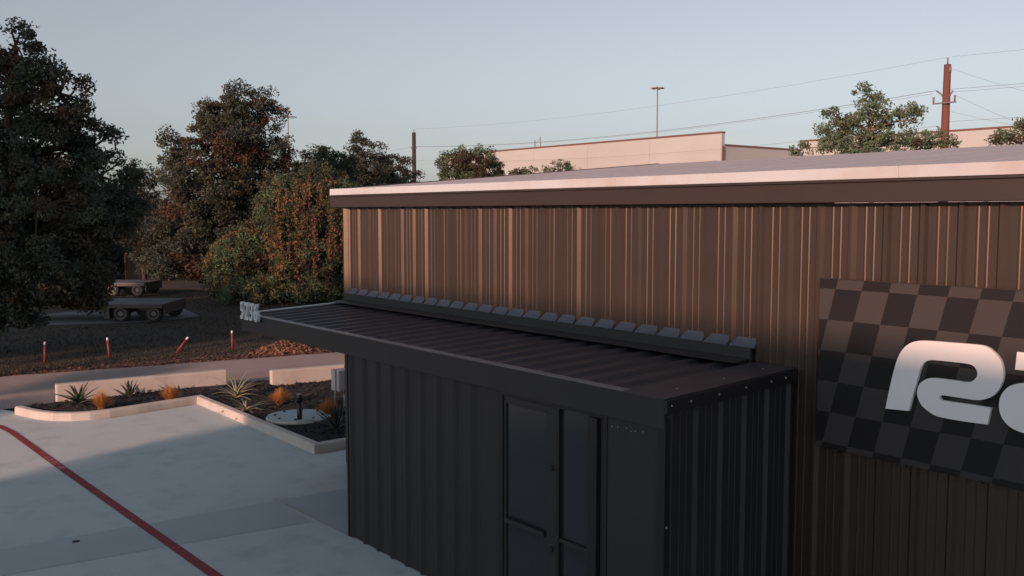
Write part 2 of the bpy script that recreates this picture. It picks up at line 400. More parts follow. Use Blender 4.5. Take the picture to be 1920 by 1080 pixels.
# corner trim
MB().prism([(XL-.04, D+.05, 0), (XL-.04, D-.05, 0), (XL-.02, D-.075, 0), (XL+.005, D-.075, 0), (XL+.085, D-.006, 0), (XL+.05, D+.04, 0)], (0, 0, WZ)).obj('corner_trim', M['wall'], bld, -Vector(bld.location))
# gutter / fascia, white eave edge, roof slabs
EO = .16
RX0 = XL-.24
MB().box(np.array((RX0-.06, D-EO+.02, 3.968)), np.array((XR+.2, D-.036, 4.146)), .008).obj('gutter', M['trim'], bld, -Vector(bld.location))
MB().box(np.array((RX0-.02, D-EO-.004, 4.131)), np.array((XR+.2, D-EO+.019, 4.152)), .004).obj('gutter_lip', M['trim'], bld, -Vector(bld.location))
me_ = MB(); 
for i in range(6):
    a = RX0+i*3.1
    me2 = MB().box(np.array((a, D-EO-.012, 4.154)), np.array((min(a+3.0985, XR+.2), D-EO+.05, 4.248)), .004)
    me2.obj('eave_edge', M['white_edge'], bld, -Vector(bld.location))
me_.bm.free()
ZE, ZR = 4.242, 4.862
def roof_slope(name, y0, z0, y1, z1):
    v = [(RX0+.003, y0, z0), (XR+.2, y0, z0), (XR+.2, y1, z1), (RX0+.003, y1, z1)]
    v += [(x, y, z-.07) for x, y, z in v]
    f = [[0, 1, 2, 3], [7, 6, 5, 4], [0, 4, 5, 1], [1, 5, 6, 2], [2, 6, 7, 3], [3, 7, 4, 0]]
    me = pyd(name, v, f); bm = bmesh.new(); bm.from_mesh(me); bmesh.ops.recalc_face_normals(bm, faces=bm.faces[:]); bm.to_mesh(me); bm.free()
    return link(name, me, bld, -Vector(bld.location), M['white_roof'])
ro = roof_slope('roof_slope', D-EO+.04, ZE, YR, ZR); roof_slope('roof_slope', YR+.002, ZR, YB+.2, ZE)
# seams across the roof (low, one every 0.61 m)
sm = MB()
ang = math.atan2(ZR-ZE, YR-(D-EO+.04))
seam = MB().box(np.array((-.008, .05, 0)), np.array((.008, math.hypot(YR-D+EO-.04, ZR-ZE)-.05, .009))).mesh('roof_seam'); seam.materials.append(M['white_roof'])
sm.bm.free()
x = RX0+.6
while x < XR:
    s = link('roof_seam', seam, bld, loc_in(bld, x, D-EO+.04, ZE-.001)); s.rotation_euler.x = ang; x += .914
MB().box(np.array((RX0-.05, D-EO+.02, 4.148)), np.array((RX0-.002, D-EO+.06, 4.232))).obj('rake_end', M['white_edge'], bld, -Vector(bld.location))
rk = MB().box(np.array((-.045, .06, -.12)), np.array((0, math.hypot(YR-D+EO-.04, ZR-ZE), .012)), .004).obj('rake_trim', M['trim'], bld, loc_in(bld, RX0, D-EO+.04, ZE))
rk.rotation_euler.x = ang

# ------------------------------------------------------------------ entrance with canopy
XV0, XV1, YV = -9.995, -4.975, 5.475
ZF, ZB = 2.449, 2.522
ent = empty('entrance_vestibule', (XV0, YV, 0), 'black ribbed metal entrance with low canopy roof in front of the building', 'entrance')
EL = -Vector(ent.location)
HP = 2.30
vp = panel_mesh('wall_panel', rib_profile(3), HP, M['fascia'])
for i in range(3): link('front_panel', vp, ent, loc_in(ent, XV0+i*3*RIB, YV-(.0006 if i % 2 else 0), .01))
MB().box(np.array((XV0+9*RIB, YV-.006, .01)), np.array((-7.09, YV+.05, HP))).obj('wall_filler', M['fascia'], ent, EL)
MB().box(np.array((-5.60, YV-.012, .01)), np.array((XV1, YV+.05, HP))).obj('flat_wall_panel', M['fascia'], ent, EL)
sidep = panel_mesh('side_panel', rib_profile(2), HP+.11, M['fascia'])
for i in range(3):
    if i == 2: sp3 = panel_mesh('side_panel', [q for q in rib_profile(2) if q[0] <= .42], HP+.11, M['fascia'])
    o = link('side_panel', sidep if i < 2 else sp3, ent, loc_in(ent, XV1+(.0006 if i % 2 else 0), YV+.02+i*2*RIB, .01)); o.rotation_euler.z = math.pi/2
MB().box(np.array((XV0-.03, YV-.035, 0)), np.array((XV0-.001, YV+.06, HP)), .006).obj('corner_trim', M['fascia'], ent, EL)
MB().box(np.array((XV0-.02, YV+.06, 0)), np.array((XV0-.001, D-.04, HP))).obj('side_wall', M['fascia'], ent, EL)
MB().box(np.array((XV1-.05, YV-.040, 0)), np.array((XV1+.035, YV-.013, HP)), .004).box(np.array((XV1+.002, YV-.012, 0)), np.array((XV1+.036, YV+.018, HP)), .004).obj('corner_trim', M['blackmetal'], ent, EL)
# door set: leaf and sidelight
XD0, XD1 = -7.07, -5.62
fr = MB()
fr.box(np.array((XD0, YV-.02, 0)), np.array((XD0+.06, YV+.10, 2.22)), .004)
fr.box(np.array((XD1-.02, YV-.02, 0)), np.array((XD1+.018, YV+.10, 2.22)), .004)
fr.box(np.array((XD0+.061, YV-.02, 2.175)), np.array((XD1-.021, YV+.10, 2.22)), .004)
fr.box(np.array((-5.81, YV-.045, 0)), np.array((-5.70, YV+.09, 2.174)), .006)
fr.box(np.array((-6.245, YV-.018, 0)), np.array((-6.205, YV+.09, 2.174)), .004)
fr.obj('door_frame', M['blackmetal'], ent, EL)
leaf = MB()
leaf.box(np.array((-7.008, YV-.005, .02)), np.array((-6.975, YV+.045, 2.17)), .003)
leaf.box(np.array((-6.385, YV-.005, .02)), np.array((-6.25, YV+.045, 2.17)), .003)
leaf.box(np.array((-6.974, YV-.005, 2.10)), np.array((-6.386, YV+.045, 2.17)), .003)
leaf.box(np.array((-6.974, YV-.005, .02)), np.array((-6.386, YV+.045, .24)), .003)
lf = leaf.obj('door', M['fascia'], ent, EL)
def sub(mb, name, m, parent): return mb.obj(name, m, parent)
sub(MB().box(np.array((-6.976, YV+.012, .23)), np.array((-6.384, YV+.022, 2.11))), 'pane', M['glass'], lf)
sub(MB().box(np.array((-6.972, YV-.035, .965)), np.array((-6.39, YV-.008, 1.01)), .004), 'push_bar', M['fascia'], lf)
for z in (1.62, .88): sub(MB().tube([(-6.315, YV-.030, z), (-6.315, YV+.01, z)], .028, 12), 'lock_cylinder', M['blackmetal'], lf)
sd = MB().box(np.array((-6.203, YV, .02)), np.array((-5.812, YV+.05, .10))).obj('sidelight', M['fascia'], ent, EL)
sub(MB().box(np.array((-6.203, YV+.014, .10)), np.array((-5.812, YV+.024, 2.172))), 'pane', M['glass'], sd)
sub(MB().box(np.array((-6.203, YV-.012, .975)), np.array((-5.812, YV+.010, 1.01)), .003), 'rail', M['fascia'], sd)
MB().box(np.array((XD0, YV+.40, 0)), np.array((XD1, YV+.45, 2.25))).obj('inner_wall', M['blackmetal'], ent, EL)
MB().box(np.array((-5.688, YV-.006, 0.02)), np.array((-5.645, YV+.03, 2.17)), .003).obj('jamb_strip', M['fascia'], ent, EL)
# canopy
XC1 = -4.949
can = empty('canopy', (0, 0, 0)); can.parent = ent; can.location = EL
slope = math.atan2(ZB-ZF, D-D1-.04)
CL = math.hypot(ZB-ZF, D-D1-.04)
cprof = rib_profile(1, h=.030, minor=False)
cpm = panel_mesh('roof_panel', cprof, CL, M['canopy'])
nx = 0; x = XL+.02
while x+RIB < XC1-.42:
    o = link('roof_panel', cpm, can, (x, D1+.04, ZF-.028-(.0005 if nx % 2 else 0))); o.rotation_euler.x = -(math.pi/2-slope); x += RIB; nx += 1
def slab4(name, x0, x1, y0, y1, z0, z1, t, m, parent):
    v = [(x0, y0, z0), (x1, y0, z0), (x1, y1, z1), (x0, y1, z1)]; v += [(a, b, c-t) for a, b, c in v]
    f = [[0, 1, 2, 3], [7, 6, 5, 4], [0, 4, 5, 1], [1, 5, 6, 2], [2, 6, 7, 3], [3, 7, 4, 0]]
    me = pyd(name, v, f)
    bm = bmesh.new(); bm.from_mesh(me); bmesh.ops.recalc_face_normals(bm, faces=bm.faces[:]); bm.to_mesh(me); bm.free()
    return link(name, me, parent, None, m)
slab4('rake_cap', x-.01, XC1, D1-.004, D-.034, ZF+.006, ZB+.006, .01, M['canopy'], can)
slab4('eave_trim', XL-.01, x-.012, D1-.004, D1+.085, ZF+.007, ZF+.0105, .006, M['edge_trim'], can)
slab4('rake_edge', XL-.035, XL+.012, D1-.004, D-.034, ZF+.010, ZB+.010, .03, M['digit'], can)
MB().box(np.array((XL-.035, D1, ZF-.235)), np.array((XC1, D1+.035, ZF-.001)), .004).obj('fascia', M['fascia'], can)
slab4('end_fascia', XL-.035, XL, D1+.036, D-.036, ZF-.024, ZB-.024, .20, M['fascia'], can)
rf = slab4('rake_fascia', XC1-.012, XC1+.030, D1+.002, D-.036, ZF-.006, ZB-.006, .105, M['blackmetal'], can)
slab4('soffit', XL+.001, XV0-.04, D1+.037, D-.036, ZF-.20, ZF-.20, .012, M['fascia'], can)
for t in (.03, .16, .36, .56, .76, .88):
    y = D1+t*(D-D1); z = ZF+(ZB-ZF)*t-.05
    MB().tube([(XC1+.030, y, z), (XC1+.038, y, z)], .0085, 8).obj('screw', M['screw'], can)
for (sx, sy) in ((-5.9, D1+.06), (-6.5, D1+.06), (-7.6, D1+.06), (-5.13, D1+.35), (-5.1, D1+.9), (-5.12, D1+1.45), (-5.5, D1+.06), (-8.8, D1+.06)):
    z = ZF+(ZB-ZF)*((sy-D1)/(D-D1))+.006
    MB().tube([(sx, sy, z), (sx, sy, z+.006)], .007, 8).obj('screw', M['screw'], can)
MB().tube([(XV1+.037, YV-.02, 1.44), (XV1+.045, YV-.02, 1.44)], .01, 8).obj('screw', M['screw'], ent, EL)
for i, sx in enumerate((-5.55, -5.48, -5.38, -5.33, -5.28, -5.2)):
    MB().tube([(sx, YV-.012, 2.13+.01*(i % 3)), (sx, YV-.018, 2.13+.01*(i % 3))], .005, 6).obj('screw', M['steel'], ent, EL)
# apron flashing with rib closures
XF1 = -5.398
fl_ = MB().box(np.array((XL-.006, D-.075, 2.47)), np.array((XF1, D-.034, 2.655)), .006).obj('apron_flashing', M['flash'], ent, EL)
slab4('apron_foot', XL, XF1, D-.30, D-.076, ZB-.012+.034, ZB+.036, .004, M['flash'], can)
ncl = int(round((XF1-XL)/RIB))
cv = []
zl, zh = 2.658, 2.742
w0, w1 = .0, RIB-.012
b = [(w0, -.075, zl), (w1, -.075, zl), (w1-.004, -.003, zh), (w0+.050, -.003, zh), (w0, -.003, zl-.003), (w1, -.003, zl-.003), (w0+.012, -.050, zl+.050)]
cme = pyd('closure', b[:6], [[0, 1, 2, 3], [0, 3, 4], [1, 5, 2], [0, 4, 5, 1]])
cme.materials.append(M['closure'])
for i in range(ncl):
    o = link('closure', cme, fl_, (XL+i*RIB+.055, D-.001, random.uniform(-.005, .005)))
    o.scale = (random.uniform(.95, 1.0), 1, random.uniform(.985, 1.004)); o.location.z = -(o.scale.z-1)*zl+random.uniform(-.001, .002)
    o.rotation_euler.z = 0
# address numbers
def text_mesh(s, size, ext, bev=.0):
    cu = bpy.data.curves.new('t', 'FONT'); cu.body = s; cu.size = size; cu.extrude = ext; cu.bevel_depth = bev; cu.resolution_u = 4
    ob = bpy.data.objects.new('t', cu); col.objects.link(ob)
    dg = bpy.context.evaluated_depsgraph_get(); me = bpy.data.meshes.new_from_object(ob.evaluated_get(dg))
    bpy.data.objects.remove(ob); bpy.data.curves.remove(cu)
    me.materials.clear(); return me
num = empty('address_number', (XL+.05, D1-.04, ZF-.06), 'pale address number 5236 standing at the canopy corner', 'number sign')
x = 0
for ch in '5236':
    me = text_mesh(ch, .35, .022, .003); me.name = 'digit'
    o = link('digit', me, num, (x, 0, 0), M['digit']); o.rotation_euler.x = math.pi/2; o.scale = (.72, 1, 1); x += .158
MB().box(np.array((-.02, .026, .0)), np.array((.63, .04, .012))).obj('mount_bar', M['blackmetal'], num)

# ------------------------------------------------------------------ checker sign
YS = D-.09
sg = empty('wall_sign', (-4.68, YS, 3.25), 'checkered black and grey wall sign with big white letters', 'sign')
MB().box(np.array((0, 0, 1.896-3.25)), np.array((3.75, .018, 3.331-3.25)), .002).obj('sign_board', M['checker'], sg)
MB().box(np.array((-.004, -.004, .0815)), np.array((3.754, .02, .087)), .001).obj('edge_strip', M['trim'], sg)
for i in range(6): MB().box(np.array((.15+i*.6, .0185, -1.38)), np.array((.2+i*.6, .055, .06))).obj('mount_rail', M['trim'], sg)
Rp = [(468,515),(480,455),(493,400),(505,355),(520,322),(540,300),(565,288),(600,285),(700,293),(790,300),(810,306),(825,315),(850,340),(861,360),(866,385),(867,410),(858,440),(840,465),(828,474),(812,481),(795,486),(775,487),(740,482),(665,470),(655,470),(651,477),(654,485),(665,489),(745,500),(824,513),(812,569),(740,560),(660,546),(638,540),(620,530),(592,508),(577,480),(574,455),(583,430),(605,415),(620,412),(640,412),(700,420),(745,427),(756,425),(765,420),(775,411),(779,400),(778,388),(768,372),(750,364),(700,358),(640,352),(615,351),(597,360),(586,380),(575,420),(562,465),(547,523)]
Rp = [(1400+x/1.8, 480+y/1.8) for x, y in Rp]
Ap = [(1907,660),(1960,665),(2010,672),(2040,684),(2058,708),(2062,735),(2050,838),(1985,825),(1925,814),(1904,807),(1888,797),(1876,780),(1872,761),(1876,741),(1888,726),(1905,719),(1935,718),(1993,727),(1996,713),(1985,704),(1950,698),(1903,693)]
def smooth_poly(pts, it=2):
    for _ in range(it):
        q = []
        n = len(pts)
        for i in range(n):
            a = Vector(pts[i]); b = Vector(pts[(i+1) % n]); p = Vector(pts[i-1])
            ang_ = (a-p).angle(b-a) if (a-p).length > 1e-6 and (b-a).length > 1e-6 else 0
            if ang_ > rad(50): q.append(tuple(a))
            else: q += [tuple(a*.75+p*.25), tuple(a*.75+b*.25)]
        pts = q
    return pts
for nm, poly in (('letter', Rp), ('letter', Ap)):
    poly = smooth_poly(poly, 2)
    pts = [on_plane(x, y, 1, YS-.03)-np.array(sg.location) for x, y in poly]
    MB().prism(pts, (0, .0295, 0)).obj(nm, M['letter'], sg)

# ------------------------------------------------------------------ planter contents
def agave_leaf(L, wid, curl, m, thick=.012):
    """leaf along +x rising, curving outwards"""
    n = 7; v = []; f = []
    for i in range(n+1):
        t = i/n; ww = wid*(.55+1.1*t)*(1-t)**.75*1.15 if t < 1 else 0
        ww = max(ww, .002)
        x = L*t; z = L*curl*(-t*t)
        v += [(x, -ww, z+ww*.45), (x, 0, z-thick*(1-t)), (x, ww, z+ww*.45), (x, 0, z+thick*.4*(1-t))]
    for i in range(n):
        a = 4*i; b_ = a+4
        for k in range(4): f.append([a+k, a+(k+1) % 4, b_+(k+1) % 4, b_+k])
    me = pyd('leaf', v, f, True); me.materials.append(m); return me
def agave(px, py, label, n, L, wid, curls, m, z=.09, elev=(8, 80)):
    p = ground(px, py, z); e = empty('agave', p, label, 'agave', 'agaves in the planting bed')
    ms = [agave_leaf(1, wid/L, c_, m) for c_ in curls]
    for i in range(n):
        o = link('leaf', random.choice(ms), e); t = i/(n-1)
        el = rad(elev[0]+(elev[1]-elev[0])*t**.9+random.uniform(-7, 7))
        o.rotation_euler = (random.uniform(-.2, .2), -el, i*2.399+random.uniform(-.25, .25)); s = L*random.uniform(.8, 1.1)*(1-.12*t); o.scale = (s, s, s)
    return e
agave(147, 757, 'dark green agave in front of the low wall, leftmost in the bed', 22, .52, .040, (.1, .22, .35), M['agave'])
agave(243, 746, 'upright green agave against the low wall between two orange grass tufts', 18, .46, .033, (.02, .1, .15), M['agave'], elev=(28, 85))
agave(444, 746, 'pale edged agave with arching leaves beside the end of the low wall', 20, .62, .038, (.35, .6, .8), M['agave_pale'], elev=(25, 85))
agave(462, 770, 'pale drooping agave nearest to the kerb corner', 14, .50, .045, (.4, .6, .8), M['agave_pale'], elev=(5, 60))
agave(632, 806, 'dark spiky agave beside the black entrance wall', 26, .62, .030, (.05, .15, .2), M['agave_dark'], elev=(10, 85))
def tuft(px, py, w_, h_, label):
    p = ground(px, py, .09); e = empty('feather_grass', p, label, 'grass', 'orange feather grass tufts')
    n = 1100; seg = 4
    a = rng.uniform(0, 2*np.pi, n); lean = rng.uniform(0, 1, n)**.7; hh = h_*rng.uniform(.65, 1.08, n)*(1-.35*lean**2)
    side = np.stack([-np.sin(a), np.cos(a), np.zeros(n)], 1); out = np.stack([np.cos(a), np.sin(a), np.zeros(n)], 1)
    r0 = rng.uniform(0, .05, n)[:, None]*out
    q = []
    def P(t): return r0+out*(w_*lean*t**1.5)[:, None]+np.array([0, 0, 1])*(hh*(t-.28*lean*t**3))[:, None]+side*(.02*np.sin(t*4+a*5))[:, None]
    for s in range(seg):
        t0, t1 = s/seg, (s+1)/seg; wa, wb = .0028*(1-t0*.7), .0028*(1-t1*.7)
        A, B = P(t0), P(t1)
        q.append(np.stack([A-side*wa, A+side*wa, B+side*wb, B-side*wb], 1))
    co = np.concatenate(q).reshape(-1, 3)
    o = link('blades', npmesh('blades', co, 4), e, None, M['feather']); o['kind'] = 'stuff'
    return e
tuft(190, 767, .24, .38, 'orange feather grass tuft right of the leftmost agave')
tuft(318, 752, .24, .34, 'orange feather grass tuft in front of the low wall, away from the kerb end')
tuft(524, 760, .27, .36, 'orange feather grass tuft left of the black bollard light')
tuft(616, 780, .24, .36, 'orange feather grass tuft below the grey utility box')
# round lid with bolts
p = ground(560, 784, .10); p[2] += .03; e = empty('access_lid', p, 'round pale blue access lid set in the mulch', 'manhole lid')
MB().tube([(0, 0, -.08), (0, 0, .03)], .53, 48).obj('lid', M['lid'], e)
bm = MB(); bm.tube([(.56*math.cos(a), .56*math.sin(a), -.01) for a in np.linspace(0, 2*math.pi, 41)], .035, 6, False); bm.obj('ring', M['kerb'], e)
for k in range(8):
    a = k*math.pi/4+.2; MB().tube([(.43*math.cos(a), .43*math.sin(a), .03), (.43*math.cos(a), .43*math.sin(a), .05)], .025, 6).obj('bolt', M['blackmetal'], e)
# bollard light
p = ground(562, 794, .08); e = empty('bollard_light', p, 'short black bollard light standing before the round lid', 'bollard light')
MB().tube([(0, 0, -.03), (0, 0, .40)], .045, 16).obj('post', M['blackmetal'], e)
MB().tube([(0, 0, .40), (0, 0, .50), (0, 0, .53)], [.058, .058, .045], 16).obj('head', M['blackmetal'], e)
MB().tube([(0, 0, .531), (0, 0, .545)], [.05, .035], 16).obj('cap', M['steel'], e)
MB().tube([(0, 0, -.02), (0, 0, .012)], .08, 16).obj('base_plate', M['blackmetal'], e)
# utility box on legs
p = ground(640, 772, .08); e = empty('utility_box', p, 'grey utility box on two thin legs beside the black entrance', 'utility box')
MB().box(np.array((-.15, -.13, .42)), np.array((.15, .13, .82)), .012).obj('cabinet', M['boxgrey'], e)
MB().box(np.array((.151, -.10, .46)), np.array((.160, .11, .79)), .003).obj('cabinet_door', M['boxgrey'], e)
for s in (-1, 1): MB().tube([(.06, s*.155, -.05), (.06, s*.155, .84)], .016, 8).obj('leg', M['steel'], e)
MB().tube([(-.05, .10, -.05), (-.05, .10, .42)], .02, 8).obj('conduit', M['steel'], e)
MB().box(np.array((-.05, .10, .82)), np.array((.05, .20, .90)), .01).obj('red_top', M['redplastic'], e)
MB().box(np.array((-.12, .175, .38)), np.array((.13, .34, .85)), .01).obj('side_cabinet', M['blackmetal'], e)
MB().tube([(0, .26, -.05), (0, .26, .38)], .02, 8).obj('leg', M['steel'], e)

# red stakes in the field
for (bx, by, tx, ty, lb) in ((84, 681, 84, 641, 'red stake with pale tip at the field edge, leftmost of four'), (206, 671, 201, 633, 'red stake with pale tip, slightly tilted, second from the left'),
                             (328, 662, 353, 632, 'red stake leaning strongly to the right in the field'), (436, 657, 435, 620, 'dim red stake nearest to the rusty leaf pile')):
    b = ground(bx, by, -.02); dd = ray(tx, ty); n2 = FW*np.array((1, 1, 0)); t = ((b-CO)@n2)/(dd@n2); top = CO+dd*t
    e = empty('marker_stake', b, lb, 'stake', 'red stakes along the field edge'); v = Vector(top-b)
    MB().tube([(0, 0, -.05), v*.86], .034, 8).obj('shaft', M['redplastic'], e)
    MB().tube([v*.865, v], [.034, .026], 8).obj('tip', M['whitecap'], e)

# leaf and soil pile
pc = ground(545, 659, -.02); e = empty('leaf_pile', pc, 'rusty brown pile of leaves and soil at the field edge', 'leaf pile')
N = 40; v = []; f = []
def pile_h(x, y):
    r = math.hypot(x/.75, y/1.25); hgt = .34*max(0, 1-r)**1.1
    return hgt+.09*max(0, 1-math.hypot((x)/.4, (y+.05)/.16))-.01
rnd = np.random.default_rng(3)
for i in range(N+1):
    for j in range(N+1):
        x, y = -.8+1.6*i/N, -1.4+2.8*j/N; h = pile_h(x, y); v.append((x, y, h+(rnd.uniform(-.03, .03) if h > .01 else 0)))
for i in range(N):
    for j in range(N): a = i*(N+1)+j; f.append([a, a+N+1, a+N+2, a+1])
me = pyd('mound', v, f, False)
if me.polygons[0].normal.z < 0: me.flip_normals()
link('mound', me, e, None, M['litter'])
pts = []
for _ in range(1500):
    x, y = random.gauss(0, .36), random.gauss(0, .62); h = pile_h(x, y)
    if h > -.005: pts.append((x, y, h+random.uniform(.0, .035)))
o = flakes('loose_leaves', pts, .045, M['litter2'], tilt=1.2, aspect=1.5); o.parent = e; o['kind'] = 'stuff'
# litter scattered along the road edge
pts = []
for _ in range(2600):
    t = random.random()**.7; y = 2+13*t; x = -25.3+1.5*max(0, (y-4.4)/8.5)-abs(random.gauss(0, .5))*(.5+1.3*t)+.15
    pts.append((x, y, .006-.015*(x < -25)+random.uniform(0, .012)))
o = flakes('leaf_litter', pts, .035, M['litter'], tilt=.5, aspect=1.6); tag(o, 'scattered dry leaves along the far driveway edge', 'leaf litter', kind='stuff')
# field grass
n = 42000
xs = -25.6-rng.uniform(0, 1, n)**1.6*22; ys = rng.uniform(-4, 24, n); keep = xs < -25.2+np.clip((ys-4.4)/8.5, 0, 1)*1.3-.25
inpad = (xs > -41) & (xs < -34.8) & (ys > 6.4) & (ys < 13.8)
keep &= ~inpad
xs, ys = xs[keep], ys[keep]; n = len(xs)
hh = rng.uniform(.03, .09, n); a = rng.uniform(0, 2*np.pi, n); w_ = rng.uniform(.008, .018, n)
b = np.stack([xs, ys, np.full(n, -.02)], 1); sd_ = np.stack([np.cos(a), np.sin(a), np.zeros(n)], 1)*w_[:, None]
tip = b+np.stack([rng.normal(0, .03, n), rng.normal(0, .03, n), hh], 1)
o = link('field_grass', npmesh('field_grass', np.stack([b-sd_, b+sd_, tip], 1).reshape(-1, 3), 3), None, None, M['grassb']); tag(o, 'short dull grass on the dark field', 'grass', kind='stuff')

# ------------------------------------------------------------------ trailers
def trailer(px, py, length, width, deck_z, label):
    """near right wheel line at px,py; long axis across the view"""
    p = ground(px, py, -.01); e = empty('flatbed_trailer', p, label, 'trailer', 'flatbed trailers parked at the field')
    e.rotation_euler.z = math.atan2(.78, .63)                       # +x to the right in view, +y away
    L = length
    # deck planks run across the view
    npk = 9
    for i in range(npk):
        y0 = i*width/npk
        MB().box(np.array((-L+.95, y0+.006, deck_z-.045)), np.array((.95, y0+width/npk-.006, deck_z)), .004).obj('plank', M['deck'], e)
    MB().box(np.array((-L+.95, -.012, deck_z-.16)), np.array((.96, .05, deck_z-.046)), .006).box(np.array((-L+.95, width-.05, deck_z-.16)), np.array((.96, width+.012, deck_z-.046)), .006).obj('side_rail', M['trailer'], e)
    MB().box(np.array((.955, .052, deck_z-.38)), np.array((1.01, width-.052, deck_z-.005)), .006).obj('tail_panel', M['trailer'], e)
    MB().box(np.array((-L+1.0, .5, deck_z-.30)), np.array((.95, .62, deck_z-.047)), .006).box(np.array((-L+1.0, width-.62, deck_z-.30)), np.array((.95, width-.5, deck_z-.047)), .006).obj('frame_beam', M['trailer'], e)
    for x in (-.58, .60):
        MB().tube([(x, .08, .29), (x, width-.08, .29)], .05, 8).obj('axle', M['trailer'], e)
        for y0, y1 in ((.06, .27), (width-.27, width-.06)):
            wv = MB(); 
            wv.tube([(x, y0, .29), (x, y0+.03, .29), (x, y1-.03, .29), (x, y1, .29)], [.25, .295, .295, .25], 24)
            wh = wv.obj('wheel', M['rubber'], e)
            yy = y0 if y0 < 1 else y1; s = -1 if y0 < 1 else 1
            r_ = MB(); r_.tube([(x+.19*math.cos(a), yy+s*.012, .29+.19*math.sin(a)) for a in np.linspace(0, 2*math.pi, 25)], .026, 6, False)
            r_.tube([(x, yy-s*.02, .29), (x, yy+s*.01, .29)], [.14, .07], 16); r_.obj('rim', M['rim'], wh)
    MB().box(np.array((-1.15, -.02, deck_z-.17)), np.array((-.95, .30, .12)), .01).obj('mud_flap', M['trailer'], e)
    MB().tube([(-L+.97, .55, deck_z-.17), (-L-.3, width/2, deck_z-.2), (-L+.97, width-.55, deck_z-.17)], .05, 8).obj('tongue', M['trailer'], e)
    return e
trailer(256, 604, 5.2, 2.3, .66, 'dark flatbed trailer with pale deck, nearer one beside the big tree')
trailer(233, 556, 5.0, 2.1, .64, 'dark flatbed trailer farther back, partly hidden behind the nearer trailer')

# chain link fence beyond
fa, fb = ground(288, 528, -.02), ground(236, 527, -.02)
e = empty('chain_link_fence', fa, 'grey chain link fence standing beyond the trailers', 'fence')
dv = Vector(fb-fa); FH = 1.62
for k in (0, .5, 1): MB().tube([dv*k, dv*k+Vector((0, 0, FH))], .035, 8).obj('post', M['poledark'], e)
MB().tube([Vector((0, 0, FH-.03)), dv+Vector((0, 0, FH-.03))], .022, 6).obj('top_rail', M['mast'], e)
fm = MB()
Ld = dv.length; nn = int((Ld+FH)/.11)
for i in range(nn):
    s = -FH+i*.11
    for sg_ in (0, 1):
        a0, a1 = max(s, 0), min(s+FH, Ld)
        if a1 <= a0: continue
        z0, z1 = a0-s, a1-s
        if sg_: z0, z1 = FH-z0, FH-z1
        u = dv.normalized(); fm.tube([u*a0+Vector((0, 0, z0+.01)), u*a1+Vector((0, 0, z1+.01))], .005, 3, False)
o = fm.obj('wire_mesh', M['poledark'], e); o['kind'] = 'stuff'

